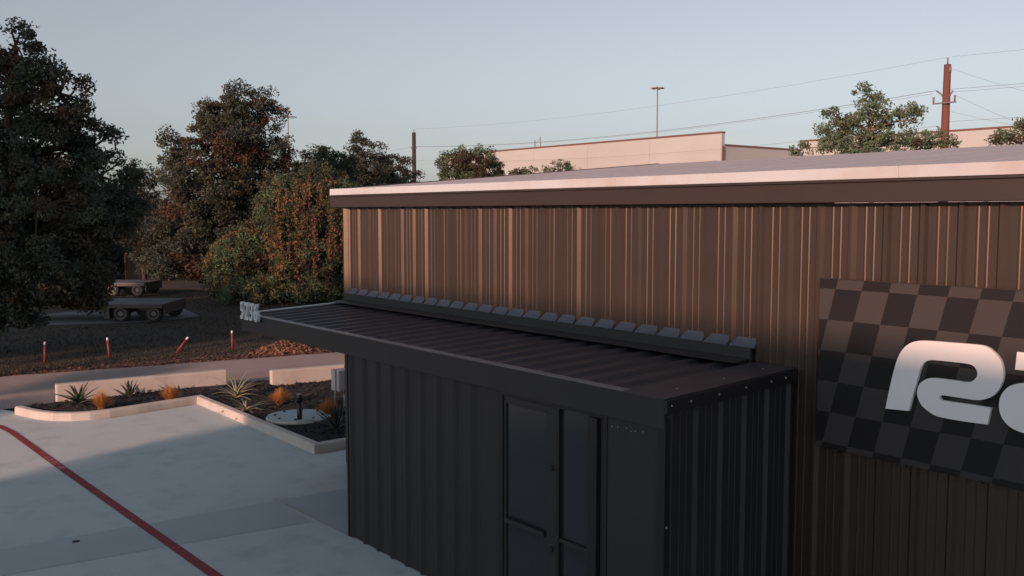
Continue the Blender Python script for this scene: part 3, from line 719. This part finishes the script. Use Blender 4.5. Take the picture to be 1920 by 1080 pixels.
# ------------------------------------------------------------------ trees
def leaf_faces(cent, size, up_bias=.3):
    n = len(cent)
    u = rng.normal(size=(n, 3)); u /= np.linalg.norm(u, axis=1)[:, None]
    v = rng.normal(size=(n, 3)); v -= (v*u).sum(1)[:, None]*u; v /= np.linalg.norm(v, axis=1)[:, None]
    s = size*rng.uniform(.55, 1.3, n)
    u = u*s[:, None]; v = v*(s*.5)[:, None]
    return np.stack([cent-u, cent+v*.9-u*.1, cent+u, cent-v*.9+u*.1], 1).reshape(-1, 3)
def ell_shell(n, C, Rd, rmin=.35):
    d = rng.normal(size=(n, 3)); d /= np.linalg.norm(d, axis=1)[:, None]
    r = rmin+(1-rmin)*rng.uniform(0, 1, n)**.6
    return C+d*Rd*r[:, None]
def tree(name, label, base, lobes, mats, probs, leaf=.11, per_clump=46, clump=.34, dens=26, bark='bark', trunk_r=.16, cat='tree', group=None, twig=.5, droop=0.0):
    """lobes: list of (centre xyz, radii xyz, density factor)"""
    base = np.array(base, float); e = empty(name, base, label, cat, group)
    co = []; mi = []; tb = MB()
    zc = min(l[0][2] for l in lobes); top = max(l[0][2]+l[1][2]*.3 for l in lobes)
    cx = np.mean([l[0] for l in lobes], 0)
    hl = max(lobes, key=lambda l: l[0][2]); tp = np.array([hl[0][0], hl[0][1], hl[0][2]])-base
    mid = tp*.45+rng.normal(0, .12, 3)
    tb.tube([Vector((0, 0, -.1)), Vector(mid*np.array([.4, .4, .5])), Vector(mid), Vector(tp*.75), Vector(tp)], [trunk_r*1.25, trunk_r, trunk_r*.75, trunk_r*.45, trunk_r*.15], 8)
    for C, Rd, df in lobes:
        C = np.array(C, float)-base; Rd = np.array(Rd, float)
        vol = (Rd[0]*Rd[1]*Rd[2])**(1/3)
        nc = max(8, int(dens*df*vol**2))
        cc = ell_shell(nc, C, Rd)
        keep_ = cc[:, 2]+base[2] > .15; cc = cc[keep_]; nc = len(cc)
        s0 = np.clip((C[2]-Rd[2]*.6)/max(tp[2], .1), .1, .85)
        root = tp*s0
        tb.tube([Vector(root), Vector((root+C)/2+np.array([0, 0, .12])), Vector(C)], [trunk_r*.45, trunk_r*.3, trunk_r*.12], 6)
        for k in range(int(nc*twig)):
            tb.tube([Vector(C+(cc[k]-C)*.05), Vector(C+(cc[k]-C)*.55+rng.normal(0, .06, 3)), Vector(cc[k])], [trunk_r*.16, trunk_r*.10, .012], 4, False)
        for k in range(nc):
            m_ = max(6, int(per_clump*rng.uniform(.4, 1.4))); cs = clump*rng.uniform(.6, 1.35)
            d = rng.normal(size=(m_, 3)); d /= np.maximum(1, np.linalg.norm(d, axis=1)/1.9)[:, None]; d *= cs*.5; d[:, 2] *= .75
            if droop: d[:, 2] -= np.abs(rng.normal(0, droop, m_))
            co.append(cc[k]+d)
            g_ = cc[k]+base; q_ = (math.sin(g_[0]*1.1+g_[2]*.9+len(lobes))+math.sin(g_[1]*1.3-g_[2]*1.4)+math.sin(g_[2]*2.1+g_[0]*.7)+rng.normal(0, .8))/5.0+.5
            pm_ = int(np.clip(np.searchsorted(np.cumsum(probs), min(max(q_, 0), .999)), 0, len(mats)-1))
            mi.append(np.where(rng.random(m_) < .90, pm_, rng.choice(len(mats), size=m_, p=probs)))
    co = np.concatenate(co); mi = np.concatenate(mi)
    ok = co[:, 2]+base[2] > .04; co, mi = co[ok], mi[ok]
    tb.obj('trunk', M[bark], e)
    me = npmesh('crown', leaf_faces(co, leaf), 4, mi)
    for m_ in mats: me.materials.append(M[m_])
    link('crown', me, e)
    return e
def lobes_px(dist, L, depth=1.0, flat_=1.0):
    out = []
    for (x, y, rx, ry, dd, df) in L:
        d = dist+dd; C = at(x, y, d); s = d/F_PX
        out.append((C, ((rx*s+depth*ry*s)*.5 if False else rx*s, max(rx, ry)*s*flat_*.9, ry*s), df))
    # rotate radii to be roughly view aligned is skipped: lobes are near round in plan
    return [(c_, (max(r[0], .9*r[1]), max(r[0], .9*r[1]), r[2]), d_) for c_, r, d_ in out]
# big dark tree at the left
bd = 30.0; bigbase = at(-30, 600, bd); bigbase[2] = -.02
tree('big_oak_tree', 'tall dark tree at the left edge, its foliage hanging before the trailers', bigbase,
     lobes_px(bd, [(30, 85, 26, 55, 0, .7), (75, 125, 34, 36, 0, .6), (20, 160, 60, 50, 0, .8), (112, 175, 46, 44, -.3, .7), (60, 215, 90, 50, 0, .8), (140, 225, 40, 34, 0, .7), (60, 290, 110, 60, .5, .8), (175, 275, 42, 36, 0, .8),
                   (185, 330, 62, 48, 0, .8), (70, 390, 130, 80, -.8, 1.1), (190, 420, 70, 62, .3, 1), (-70, 330, 110, 130, .4, 1), (-60, 500, 100, 90, 0, 1), (60, 500, 105, 62, -1.2, 1.1), (150, 500, 62, 52, -.6, 1.0), (10, 585, 70, 34, -1.0, 1.0),
                   (235, 360, 45, 40, .6, .7), (180, 545, 34, 30, -.8, .8), (110, 548, 62, 34, -.9, 1.0), (165, 568, 30, 24, -.9, .8)]),
     ['leaf_dark', 'leaf_brown', 'leaf_mid'], [.72, .17, .11], leaf=0.065, per_clump=120, clump=0.32, dens=44, trunk_r=.26)
# thin small tree between
b = at(270, 420, 52); b[2] = -.02
tree('young_tree', 'thin tree between the big left tree and the round topped tree', b,
     lobes_px(52, [(262, 330, 36, 50, 0, .5), (290, 360, 30, 45, 0, .6), (270, 420, 60, 60, 0, 1.0), (300, 470, 50, 50, 0, 1.0)]), ['leaf_dark', 'leaf_brown'], [.8, .2], leaf=0.074, per_clump=80, clump=0.36, dens=31, trunk_r=.10)
# round topped tree
b = at(430, 500, 50); b[2] = -.02
tree('round_topped_tree', 'round topped tree with rusty patches, tallest between the big tree and the roof', b,
     lobes_px(50, [(465, 195, 52, 38, 0, .75), (505, 220, 30, 32, 0, .6), (405, 225, 44, 40, 0, 1), (425, 270, 70, 52, -.5, 1), (500, 290, 52, 50, 0, 1.0), (325, 265, 28, 30, 0, .6), (335, 320, 40, 42, 0, .8),
                   (400, 350, 72, 55, -.6, 1.1), (485, 355, 66, 55, 0, 1.1), (350, 420, 62, 55, 0, 1), (430, 430, 70, 60, .5, 1), (340, 490, 62, 34, .3, 1), (420, 500, 60, 34, .5, 1)]),
     ['leaf_mid', 'leaf_dark', 'leaf_rust', 'leaf_brown'], [.36, .36, .13, .15], leaf=0.081, per_clump=116, clump=0.42, dens=35, trunk_r=.22)
# trees right of it, behind the vines
b = at(590, 420, 56); b[2] = -.02
tree('bushy_tree', 'bushy green tree behind the vine covered thicket', b,
     lobes_px(56, [(600, 310, 42, 34, 0, 1), (560, 345, 40, 40, 0, 1), (640, 320, 36, 36, 0, 1), (600, 380, 70, 50, 0, 1), (560, 440, 50, 60, 0, 1)]), ['leaf_mid', 'leaf_dark', 'leaf_brown'], [.5, .35, .15], leaf=0.081, per_clump=112, clump=0.40, dens=35, trunk_r=.15)
b = at(700, 420, 62); b[2] = -.02
tree('feathery_tree', 'dark feathery tree with thin top sprigs left of the dark pole', b,
     lobes_px(62, [(690, 285, 40, 22, 0, .5), (668, 262, 14, 16, 0, .35), (690, 312, 45, 30, 0, 1), (735, 315, 40, 26, 0, .9), (700, 350, 80, 34, 0, 1), (650, 330, 40, 34, 0, 1), (765, 335, 26, 22, 0, .6)]), ['leaf_dark', 'leaf_mid'], [.75, .25], leaf=0.081, per_clump=96, clump=0.36, dens=33, trunk_r=.12)
b = at(880, 380, 56); b[2] = -.02
tree('roadside_tree', 'leafy green tree rising above the white roof right of the dark pole', b,
     lobes_px(56, [(865, 292, 34, 15, 0, .8), (900, 290, 34, 16, 0, .8), (850, 312, 38, 22, 0, 1), (900, 316, 50, 24, 0, 1), (880, 350, 70, 34, 0, 1), (945, 325, 24, 18, 0, .6)]), ['leaf_pale', 'leaf_fresh', 'leaf_brown'], [.35, .5, .15], leaf=0.074, per_clump=84, clump=0.31, dens=39, trunk_r=.12)
b = at(1035, 360, 54); b[2] = -.02
tree('small_tree', 'small sparse treetop peeking over the roof before the cream warehouse', b,
     lobes_px(54, [(1040, 312, 34, 12, 0, .6), (1015, 325, 40, 14, 0, .6), (1050, 340, 50, 26, 0, .8), (975, 325, 12, 8, 0, .5)]), ['leaf_fresh', 'leaf_brown'], [.6, .4], leaf=0.068, per_clump=52, clump=0.26, dens=33, trunk_r=.07, twig=.8)
b = at(1630, 420, 34); b[2] = -.02
tree('pear_tree', 'spreading green tree with open branches above the roof left of the red brown pole', b,
     lobes_px(34, [(1630, 180, 26, 22, 0, .9), (1650, 215, 42, 30, 0, .9), (1600, 235, 34, 24, 0, .9), (1570, 225, 24, 24, 0, .9), (1560, 250, 34, 22, 0, 1), (1700, 205, 22, 14, 0, .7), (1715, 225, 26, 18, 0, .7),
                   (1640, 262, 48, 20, 0, 1), (1720, 262, 46, 20, 0, 1), (1590, 275, 52, 20, 0, 1), (1660, 305, 110, 30, 0, .7), (1505, 278, 24, 13, 0, .6), (1775, 268, 16, 8, 0, .5)]), ['leaf_pale', 'leaf_fresh', 'leaf_brown'], [.62, .30, .08], leaf=0.053, per_clump=72, clump=0.22, dens=66, bark='bark_light', trunk_r=.11, twig=.7)
b = at(1925, 380, 34); b[2] = -.02
tree('edge_tree', 'green tree cut by the right edge above the roof', b,
     lobes_px(34, [(1925, 245, 30, 24, 0, .8), (1935, 225, 22, 20, 0, .8), (1895, 262, 26, 12, 0, .6), (1960, 270, 60, 30, 0, .9), (1872, 258, 8, 12, 0, .5)]), ['leaf_pale', 'leaf_brown'], [.7, .3], leaf=0.053, per_clump=68, clump=0.22, dens=71, bark='bark_light', trunk_r=.09, twig=.7)
# undergrowth behind the field
for (x, y, d, L, lb) in ((330, 500, 60, [(300, 490, 60, 34, 0, 1), (360, 490, 62, 40, 0, 1), (330, 440, 60, 50, 0, 1)], 'dark shrub at the back of the field beyond the fence'),
                         (210, 500, 64, [(180, 470, 90, 60, 0, 1), (250, 460, 60, 66, 0, 1), (120, 440, 90, 80, 0, 1)], 'dark thicket behind the farther trailer'),
                         (-20, 500, 60, [(-40, 470, 120, 90, 0, 1), (60, 480, 100, 70, 0, 1)], 'dark thicket behind the big left tree')):
    b = at(x, y, d); b[2] = -.02
    tree('shrub_thicket', lb, b, lobes_px(d, L), ['leaf_dark', 'leaf_brown'], [.9, .1], leaf=0.093, per_clump=120, clump=0.51, dens=22, trunk_r=.10, cat='shrub', group='dark undergrowth behind the field')

# vine covered thicket
VB = at(520, 520, 43.5); VB[2] = -.02
vl = lobes_px(43.5, [(430, 500, 46, 50, 0, 1.2), (480, 470, 55, 60, .5, 1.2), (545, 400, 62, 75, .6, 1.2), (600, 400, 60, 90, .4, 1.2), (545, 500, 75, 62, 0, 1.3), (620, 500, 70, 70, 0, 1.3), (660, 430, 55, 90, .5, 1.2), (700, 500, 60, 70, .3, 1), (590, 340, 45, 36, .8, 1), (500, 540, 100, 24, -.6, 1.2), (620, 545, 60, 24, -.6, 1.2)])
vt = tree('vine_thicket', 'thicket draped with orange and pink vines beside the building corner', VB, vl, ['leaf_mid', 'leaf_fresh', 'leaf_brown'], [.45, .4, .15], leaf=0.062, per_clump=120, clump=0.31, dens=59, trunk_r=.10, cat='thicket', droop=.12)
def surf_point(x, y):
    d = ray(x, y); d = d/np.linalg.norm(d); best = None
    for C, R_, _ in vl:
        Rr = np.array(R_)*1.04; o_ = (CO-np.array(C))/Rr; q = d/Rr
        A_ = q@q; B_ = 2*(o_@q); C_ = o_@o_-1; dis = B_*B_-4*A_*C_
        if dis > 0:
            t = (-B_-math.sqrt(dis))/(2*A_)
            if best is None or t < best: best = t
    return None if best is None else CO+d*best
strands = []
strands.append(([(386, 500), (392, 478), (405, 458), (428, 440), (455, 432), (480, 432), (500, 446), (515, 462)], 1, 20))
strands.append(([(500, 460), (508, 480), (528, 478), (532, 495), (520, 505)], 1, 22))
for _ in range(34):
    x0 = random.uniform(505, 658); y0 = random.uniform(325, 440); ln = random.uniform(45, 150); pl = []
    for i in range(7): pl.append((x0+random.uniform(-4, 4)+i*random.uniform(-1, 1), y0+ln*i/6))
    strands.append((pl, random.choice([0, 0, 1]) if x0 > 560 else 1, random.randint(4, 12)))
for _ in range(14):
    x0, y0 = random.uniform(515, 620), random.uniform(325, 365)
    strands.append(([(x0, y0), (x0+random.uniform(-10, 14), y0+random.uniform(5, 22)), (x0+random.uniform(-16, 20), y0+random.uniform(18, 45))], random.choice([0, 1, 1]), 8))
for _ in range(110):
    x0, y0 = random.uniform(400, 655), random.uniform(330, 560)
    strands.append(([(x0, y0), (x0+random.uniform(-6, 6), y0+random.uniform(2, 14))], random.choice([0, 1]), random.randint(2, 7)))
cs = []; mi = []; vine = MB()
for pl, m_, k in strands:
    W = [surf_point(*q) for q in pl]
    W = [q for q in W if q is not None]
    if len(W) < 2: continue
    vine.tube([Vector(q-VB) for q in W], .008, 4, False)
    W = np.array(W)
    for i in range(len(W)-1):
        n_ = max(2, int(k*np.linalg.norm(W[i+1]-W[i])/.30)); t = rng.uniform(0, 1, n_)[:, None]
        p_ = W[i]*(1-t)+W[i+1]*t+rng.normal(0, .06, (n_, 3)); cs.append(p_-VB); mi.append(np.full(n_, m_))
cs = np.concatenate(cs); mi = np.concatenate(mi)
me = npmesh('vine_leaves', leaf_faces(cs, .068), 4, mi); me.materials.append(M['leaf_pink']); me.materials.append(M['leaf_orange'])
o = link('vine_leaves', me, vt); o['label'] = 'orange and pink autumn vine leaves'; o['kind'] = 'stuff'
vs = vine.obj('vine_stem', M['bark'], vt); vs['kind'] = 'stuff'

# ------------------------------------------------------------------ warehouse behind
YW = 48.0
wh = empty('warehouse', (-62, YW, 0), 'long cream warehouse with brown parapet cap behind the roof', 'warehouse'); WL = -Vector(wh.location)
xa, xb = -70.0, -39.2
npan = 5
for i in range(npan):
    a = xa+(xb-xa)*i/npan; b_ = xa+(xb-xa)*(i+1)/npan
    MB().box(np.array((a+.008, YW, 0)), np.array((b_-.008, YW+.3, 8.88)), .01).obj('wall_panel', M['cream'], wh, WL)
    MB().box(np.array((a+.004, YW-.05, 8.885)), np.array((b_-.004, YW+.36, 9.0)), .01).obj('coping', M['coping'], wh, WL)
MB().box(np.array((xb-.3, YW+.302, 0)), np.array((xb-.01, 56.4, 8.10)), .01).obj('side_wall', M['cream'], wh, WL)
MB().box(np.array((xb-.34, YW+.37, 8.104)), np.array((xb+.03, 56.4, 8.22)), .01).obj('side_coping', M['coping'], wh, WL)
MB().box(np.array((xb+.002, YW+.02, 0)), np.array((xb+.10, YW+.14, 8.1)), .01).obj('downpipe', M['coping'], wh, WL)
MB().box(np.array((xb+.002, 55.9, 0)), np.array((xb+.12, 56.1, 8.1)), .01).obj('downpipe', M['coping'], wh, WL)
MB().box(np.array((xa, YW+.4, 7.5)), np.array((xb-.4, 70, 7.6))).obj('flat_roof', M['cream'], wh, WL)
wc = empty('warehouse', (-38.3, 57, 0), 'cream warehouse farther back, seen behind the trees at the right', 'warehouse'); WL2 = -Vector(wc.location)
s = 57/55
xa, xb = -38.33*s, -6.0
for i in range(4):
    a = xa+(xb-xa)*i/4; b_ = xa+(xb-xa)*(i+1)/4
    MB().box(np.array((a+.008, 57, 0)), np.array((b_-.008, 57.3, 8.77)), .01).obj('wall_panel', M['cream'], wc, WL2)
    MB().box(np.array((a+.004, 56.95, 8.775)), np.array((b_-.004, 57.36, 8.89)), .01).obj('coping', M['coping'], wc, WL2)
MB().box(np.array((xa, 57.4, 7.5)), np.array((xb, 80, 7.6))).obj('flat_roof', M['cream'], wc, WL2)

# ------------------------------------------------------------------ poles, wires, mast lights
YP = 40.0
def pole(px, ptop, label, m, r):
    t = on_plane(px, ptop, 1, YP); e = empty('utility_pole', (t[0], YP, -.02), label, 'utility pole', 'wooden utility poles along the power line')
    return e, t
pb, tB = pole(1776, 120, 'red brown wooden utility pole with crossarm above the roof at right', 'polewood', .17)
HB = tB[2]
MB().tube([(0.10, 0, -.3), (0, 0, HB*.6), (.02, 0, HB)], [.23, .18, .14], 12).obj('pole_shaft', M['polewood'], pb)
MB().tube([(.02, 0, HB), (.02, 0, HB+.28)], .035, 8).obj('top_pin', M['insul'], pb)
ZA = 8.02+.5
MB().box(np.array((-.45, -.28, ZA)), np.array((.55, -.19, ZA+.06)), .008).obj('crossarm', M['insul'], pb)
for x in (-.42, .50): MB().tube([(x, -.235, ZA+.06), (x, -.235, ZA+.30)], [.035, .05], 8).obj('insulator', M['insul'], pb)
for x0, x1, z in ((-.12, -.42, 9.05), (.12, .30, 9.0), (-.10, -.36, 7.55)):
    MB().tube([(x0, 0, z-.22), ((x0+x1)/2, 0, z-.05), (x1, 0, z+.06)], .035, 6).obj('bracket', M['insul'], pb)
MB().tube([(.16, -.05, HB-.35), (.16, -.05, HB-.12)], .06, 8).obj('clamp', M['insul'], pb)
MB().box(np.array((.12, -.2, 7.05)), np.array((.42, -.12, 7.11)), .006).obj('service_arm', M['insul'], pb)
pa, tA = pole(776, 248, 'thin dark utility pole rising behind the left end of the roof', 'poledark', .16)
HA = tA[2]
MB().tube([(0, 0, -.3), (0, 0, HA)], [.20, .15], 10).obj('pole_shaft', M['poledark'], pa)
MB().tube([(0, 0, HA), (0, 0, HA+.25)], .03, 6).obj('top_pin', M['insul'], pa)
for x in (-.45, .45): MB().tube([(0, 0, 8.75), (x*.6, 0, 8.8), (x, 0, 8.95)], .03, 6).obj('bracket', M['insul'], pa)
MB().tube([(0, 0, 7.9), (-.4, 0, 8.0)], .03, 6).obj('bracket', M['insul'], pa)
def wire(a, b, sag, label, r=.012):
    a, b = Vector(a), Vector(b); pts = []
    for i in range(25):
        t = i/24; p = a.lerp(b, t); p.z -= sag*4*t*(1-t); pts.append(p-a)
    o = MB().tube(pts, r*.55, 5, False).obj('power_wire', M['wire'], None, a)
    return tag(o, label, 'wire', 'power line wires')
A0 = Vector((tA[0], YP, 0)); B0 = Vector((tB[0], YP, 0))
wire(A0+Vector((0, 0, HA+.25)), B0+Vector((.02, 0, HB+.28)), .55, 'topmost thin wire between the two utility poles', .008)
wire(A0+Vector((.45, 0, 8.95)), B0+Vector((-.42, 0, 9.11)), .62, 'upper heavy wire from the dark pole to the red brown pole', .018)
wire(A0+Vector((.45, -.3, 8.9)), B0+Vector((-.42, -.3, 8.95)), .60, 'wire just under the upper heavy wire between the poles', .010)
wire(A0+Vector((0, 0, 7.9)), B0+Vector((-.36, 0, 7.6)), .55, 'lowest wire crossing the cream warehouse between the poles', .010)
for (z, z2, sg2, r, lb) in ((HB+.28, 10.6, .3, .008, 'topmost thin wire running right from the red brown pole'), (9.1, 9.0, .15, .012, 'upper of two close wires right of the red brown pole'), (8.98, 8.85, .15, .010, 'lower of two close wires right of the red brown pole'), (7.75, 7.75, .12, .010, 'low level wire right of the red brown pole')):
    wire(B0+Vector((.2, 0, z)), B0+Vector((32, 0, z2)), sg2, lb, r)
wire(B0+Vector((.50, -.235, ZA+.3)), Vector((-14.8, 41, 6.2)), .15, 'slack service wire falling right from the crossarm', .010)
wire(B0+Vector((.16, 0, HB-.2)), Vector((-13.5, 45, 7.6)), .3, 'guy wire falling right from the pole top', .008)
wire(B0+Vector((.12, 0, 8.2)), Vector((-13.5, 43, 6.6)), .2, 'service wire falling right from the pole middle', .008)
wire(A0+Vector((-.45, 0, 8.95)), A0+Vector((-30, 0, 8.8)), .4, 'thin wire running left from the dark pole', .010)
def mast_light(px, py, dist, label, nhead, rad_):
    t = at(px, py, dist); e = empty('mast_light', (t[0], t[1], -.02), label, 'mast light', 'tall mast lights on the skyline'); H_ = t[2]
    MB().tube([(0, 0, -.2), (0, 0, H_)], [.20, .11], 10).obj('mast', M['mast'], e)
    MB().tube([(rad_*math.cos(a), rad_*math.sin(a), H_-.3) for a in np.linspace(0, 2*math.pi, 13)], .07, 6, False).obj('head_ring', M['mast'], e)
    for k in range(nhead):
        a = k*2*math.pi/nhead
        MB().box(np.array((-.30, -.25, -.15)), np.array((.30, .25, .08)), .05).obj('lamp_head', M['mast'], e, (rad_*math.cos(a), rad_*math.sin(a), H_-.3))
    return e
mast_light(1233, 162, 190, 'tall mast light with a ring of lamps above the cream warehouse', 6, 1.0)
mast_light(540, 217, 260, 'distant mast light just right of the round topped tree', 6, 1.9)
t = at(1008, 256, 76); e = empty('lattice_pole', (t[0], t[1], -.02), 'slender twin post lattice pole in front of the cream warehouse', 'pole')
for x in (-.22, .22): MB().tube([(x*.8, x*.6, -.2), (x*.8, x*.6, t[2]-(.25 if x < 0 else 0))], .035, 6).obj('post', M['mast'], e)
for k in range(16):
    z = 1+k*.55; s = 1 if k % 2 else -1
    MB().tube([(-.176*s, -.132*s, z), (.176*s, .132*s, z+.55)], .015, 4).obj('brace', M['mast'], e)

# ------------------------------------------------------------------ behind the camera: what throws the long evening shade
sh = empty('neighbour_building', (-1.8, -30, 0), 'plain block building across the lot, outside the picture', 'building')
SL = -Vector(sh.location)
MB().box(np.array((-1.8, -33.5, 0)), np.array((34, -30, 12.54)), .02).obj('wall', M['brick'], sh, SL)
MB().box(np.array((-1.95, -33.6, 12.55)), np.array((34.1, -29.9, 12.64)), .02).obj('coping', M['coping'], sh, SL)
def shade_tree(x, y, lobes, lb, r=.2):
    tree('unseen_tree', lb, (x, y, -.02), [((x+a, y+b_, c_*1.17), (d, d, h_*1.1), 1.0) for a, b_, c_, d, h_ in lobes], ['leaf_dark'], [1.0], leaf=0.105, per_clump=120, clump=0.51, dens=20, trunk_r=r, group='trees outside the picture')
for i, x in enumerate((-21.2, -24.2, -27.2, -30.4)):  # unseen low row, added to keep the sun off the field
    shade_tree(x, -22+.4*(i % 2), [(0, 0, 7.2, 1.9, 2.0), (-1.0, 0, 8.2, 1.6, 1.4), (1.0, 0, 6.4, 1.6, 1.4)], ('right', 'second', 'third', 'left')[i]+' tree of the unseen low row added to shade the field', .2)
shade_tree(-18.3, -22.5, [(0, 0, 8.2, 2.1, 2.6), (.4, 0, 11.5, 2.2, 2.4), (-.4, 0, 14.2, 1.8, 1.8)], 'tallest unseen tree, added to shade the big left tree', .24)  # added out of view so the big left tree stays dark
shade_tree(-15.2, -23.5, [(0, 0, 9.6, 1.8, 1.8), (.3, 0, 12.4, 1.9, 2.0)], 'tall unseen tree added beside the row to shade the big left tree', .2)  # second unseen blocker, added to shade the big left tree
shade_tree(-10.7, -25, [(0, 0, 6.3, .6, .5)], 'thin tree in front of the tall ones outside the picture', .17)
shade_tree(-12.6, -24, [(0, 0, 6.9, .8, .7)], 'slender tree across the lot outside the picture', .2)
shade_tree(-2.6, -29, [(0, 0, 7.4, 1.0, 1.6), (-.4, 0, 5.2, .9, .8)], 'small tree at the corner of the block building outside the picture', .14)  # unseen, added to soften and dapple the building's shadow edge
lp = empty('lot_light_pole', (-5.7, -22, 0), 'parking lot light pole outside the picture', 'light pole')
MB().tube([(0, 0, 0), (0, 0, 9.0)], [.15, .11], 12).obj('shaft', M['mast'], lp)
MB().box(np.array((-.9, -.15, 8.9)), np.array((.9, .15, 9.05)), .03).obj('lamp_arm', M['mast'], lp)
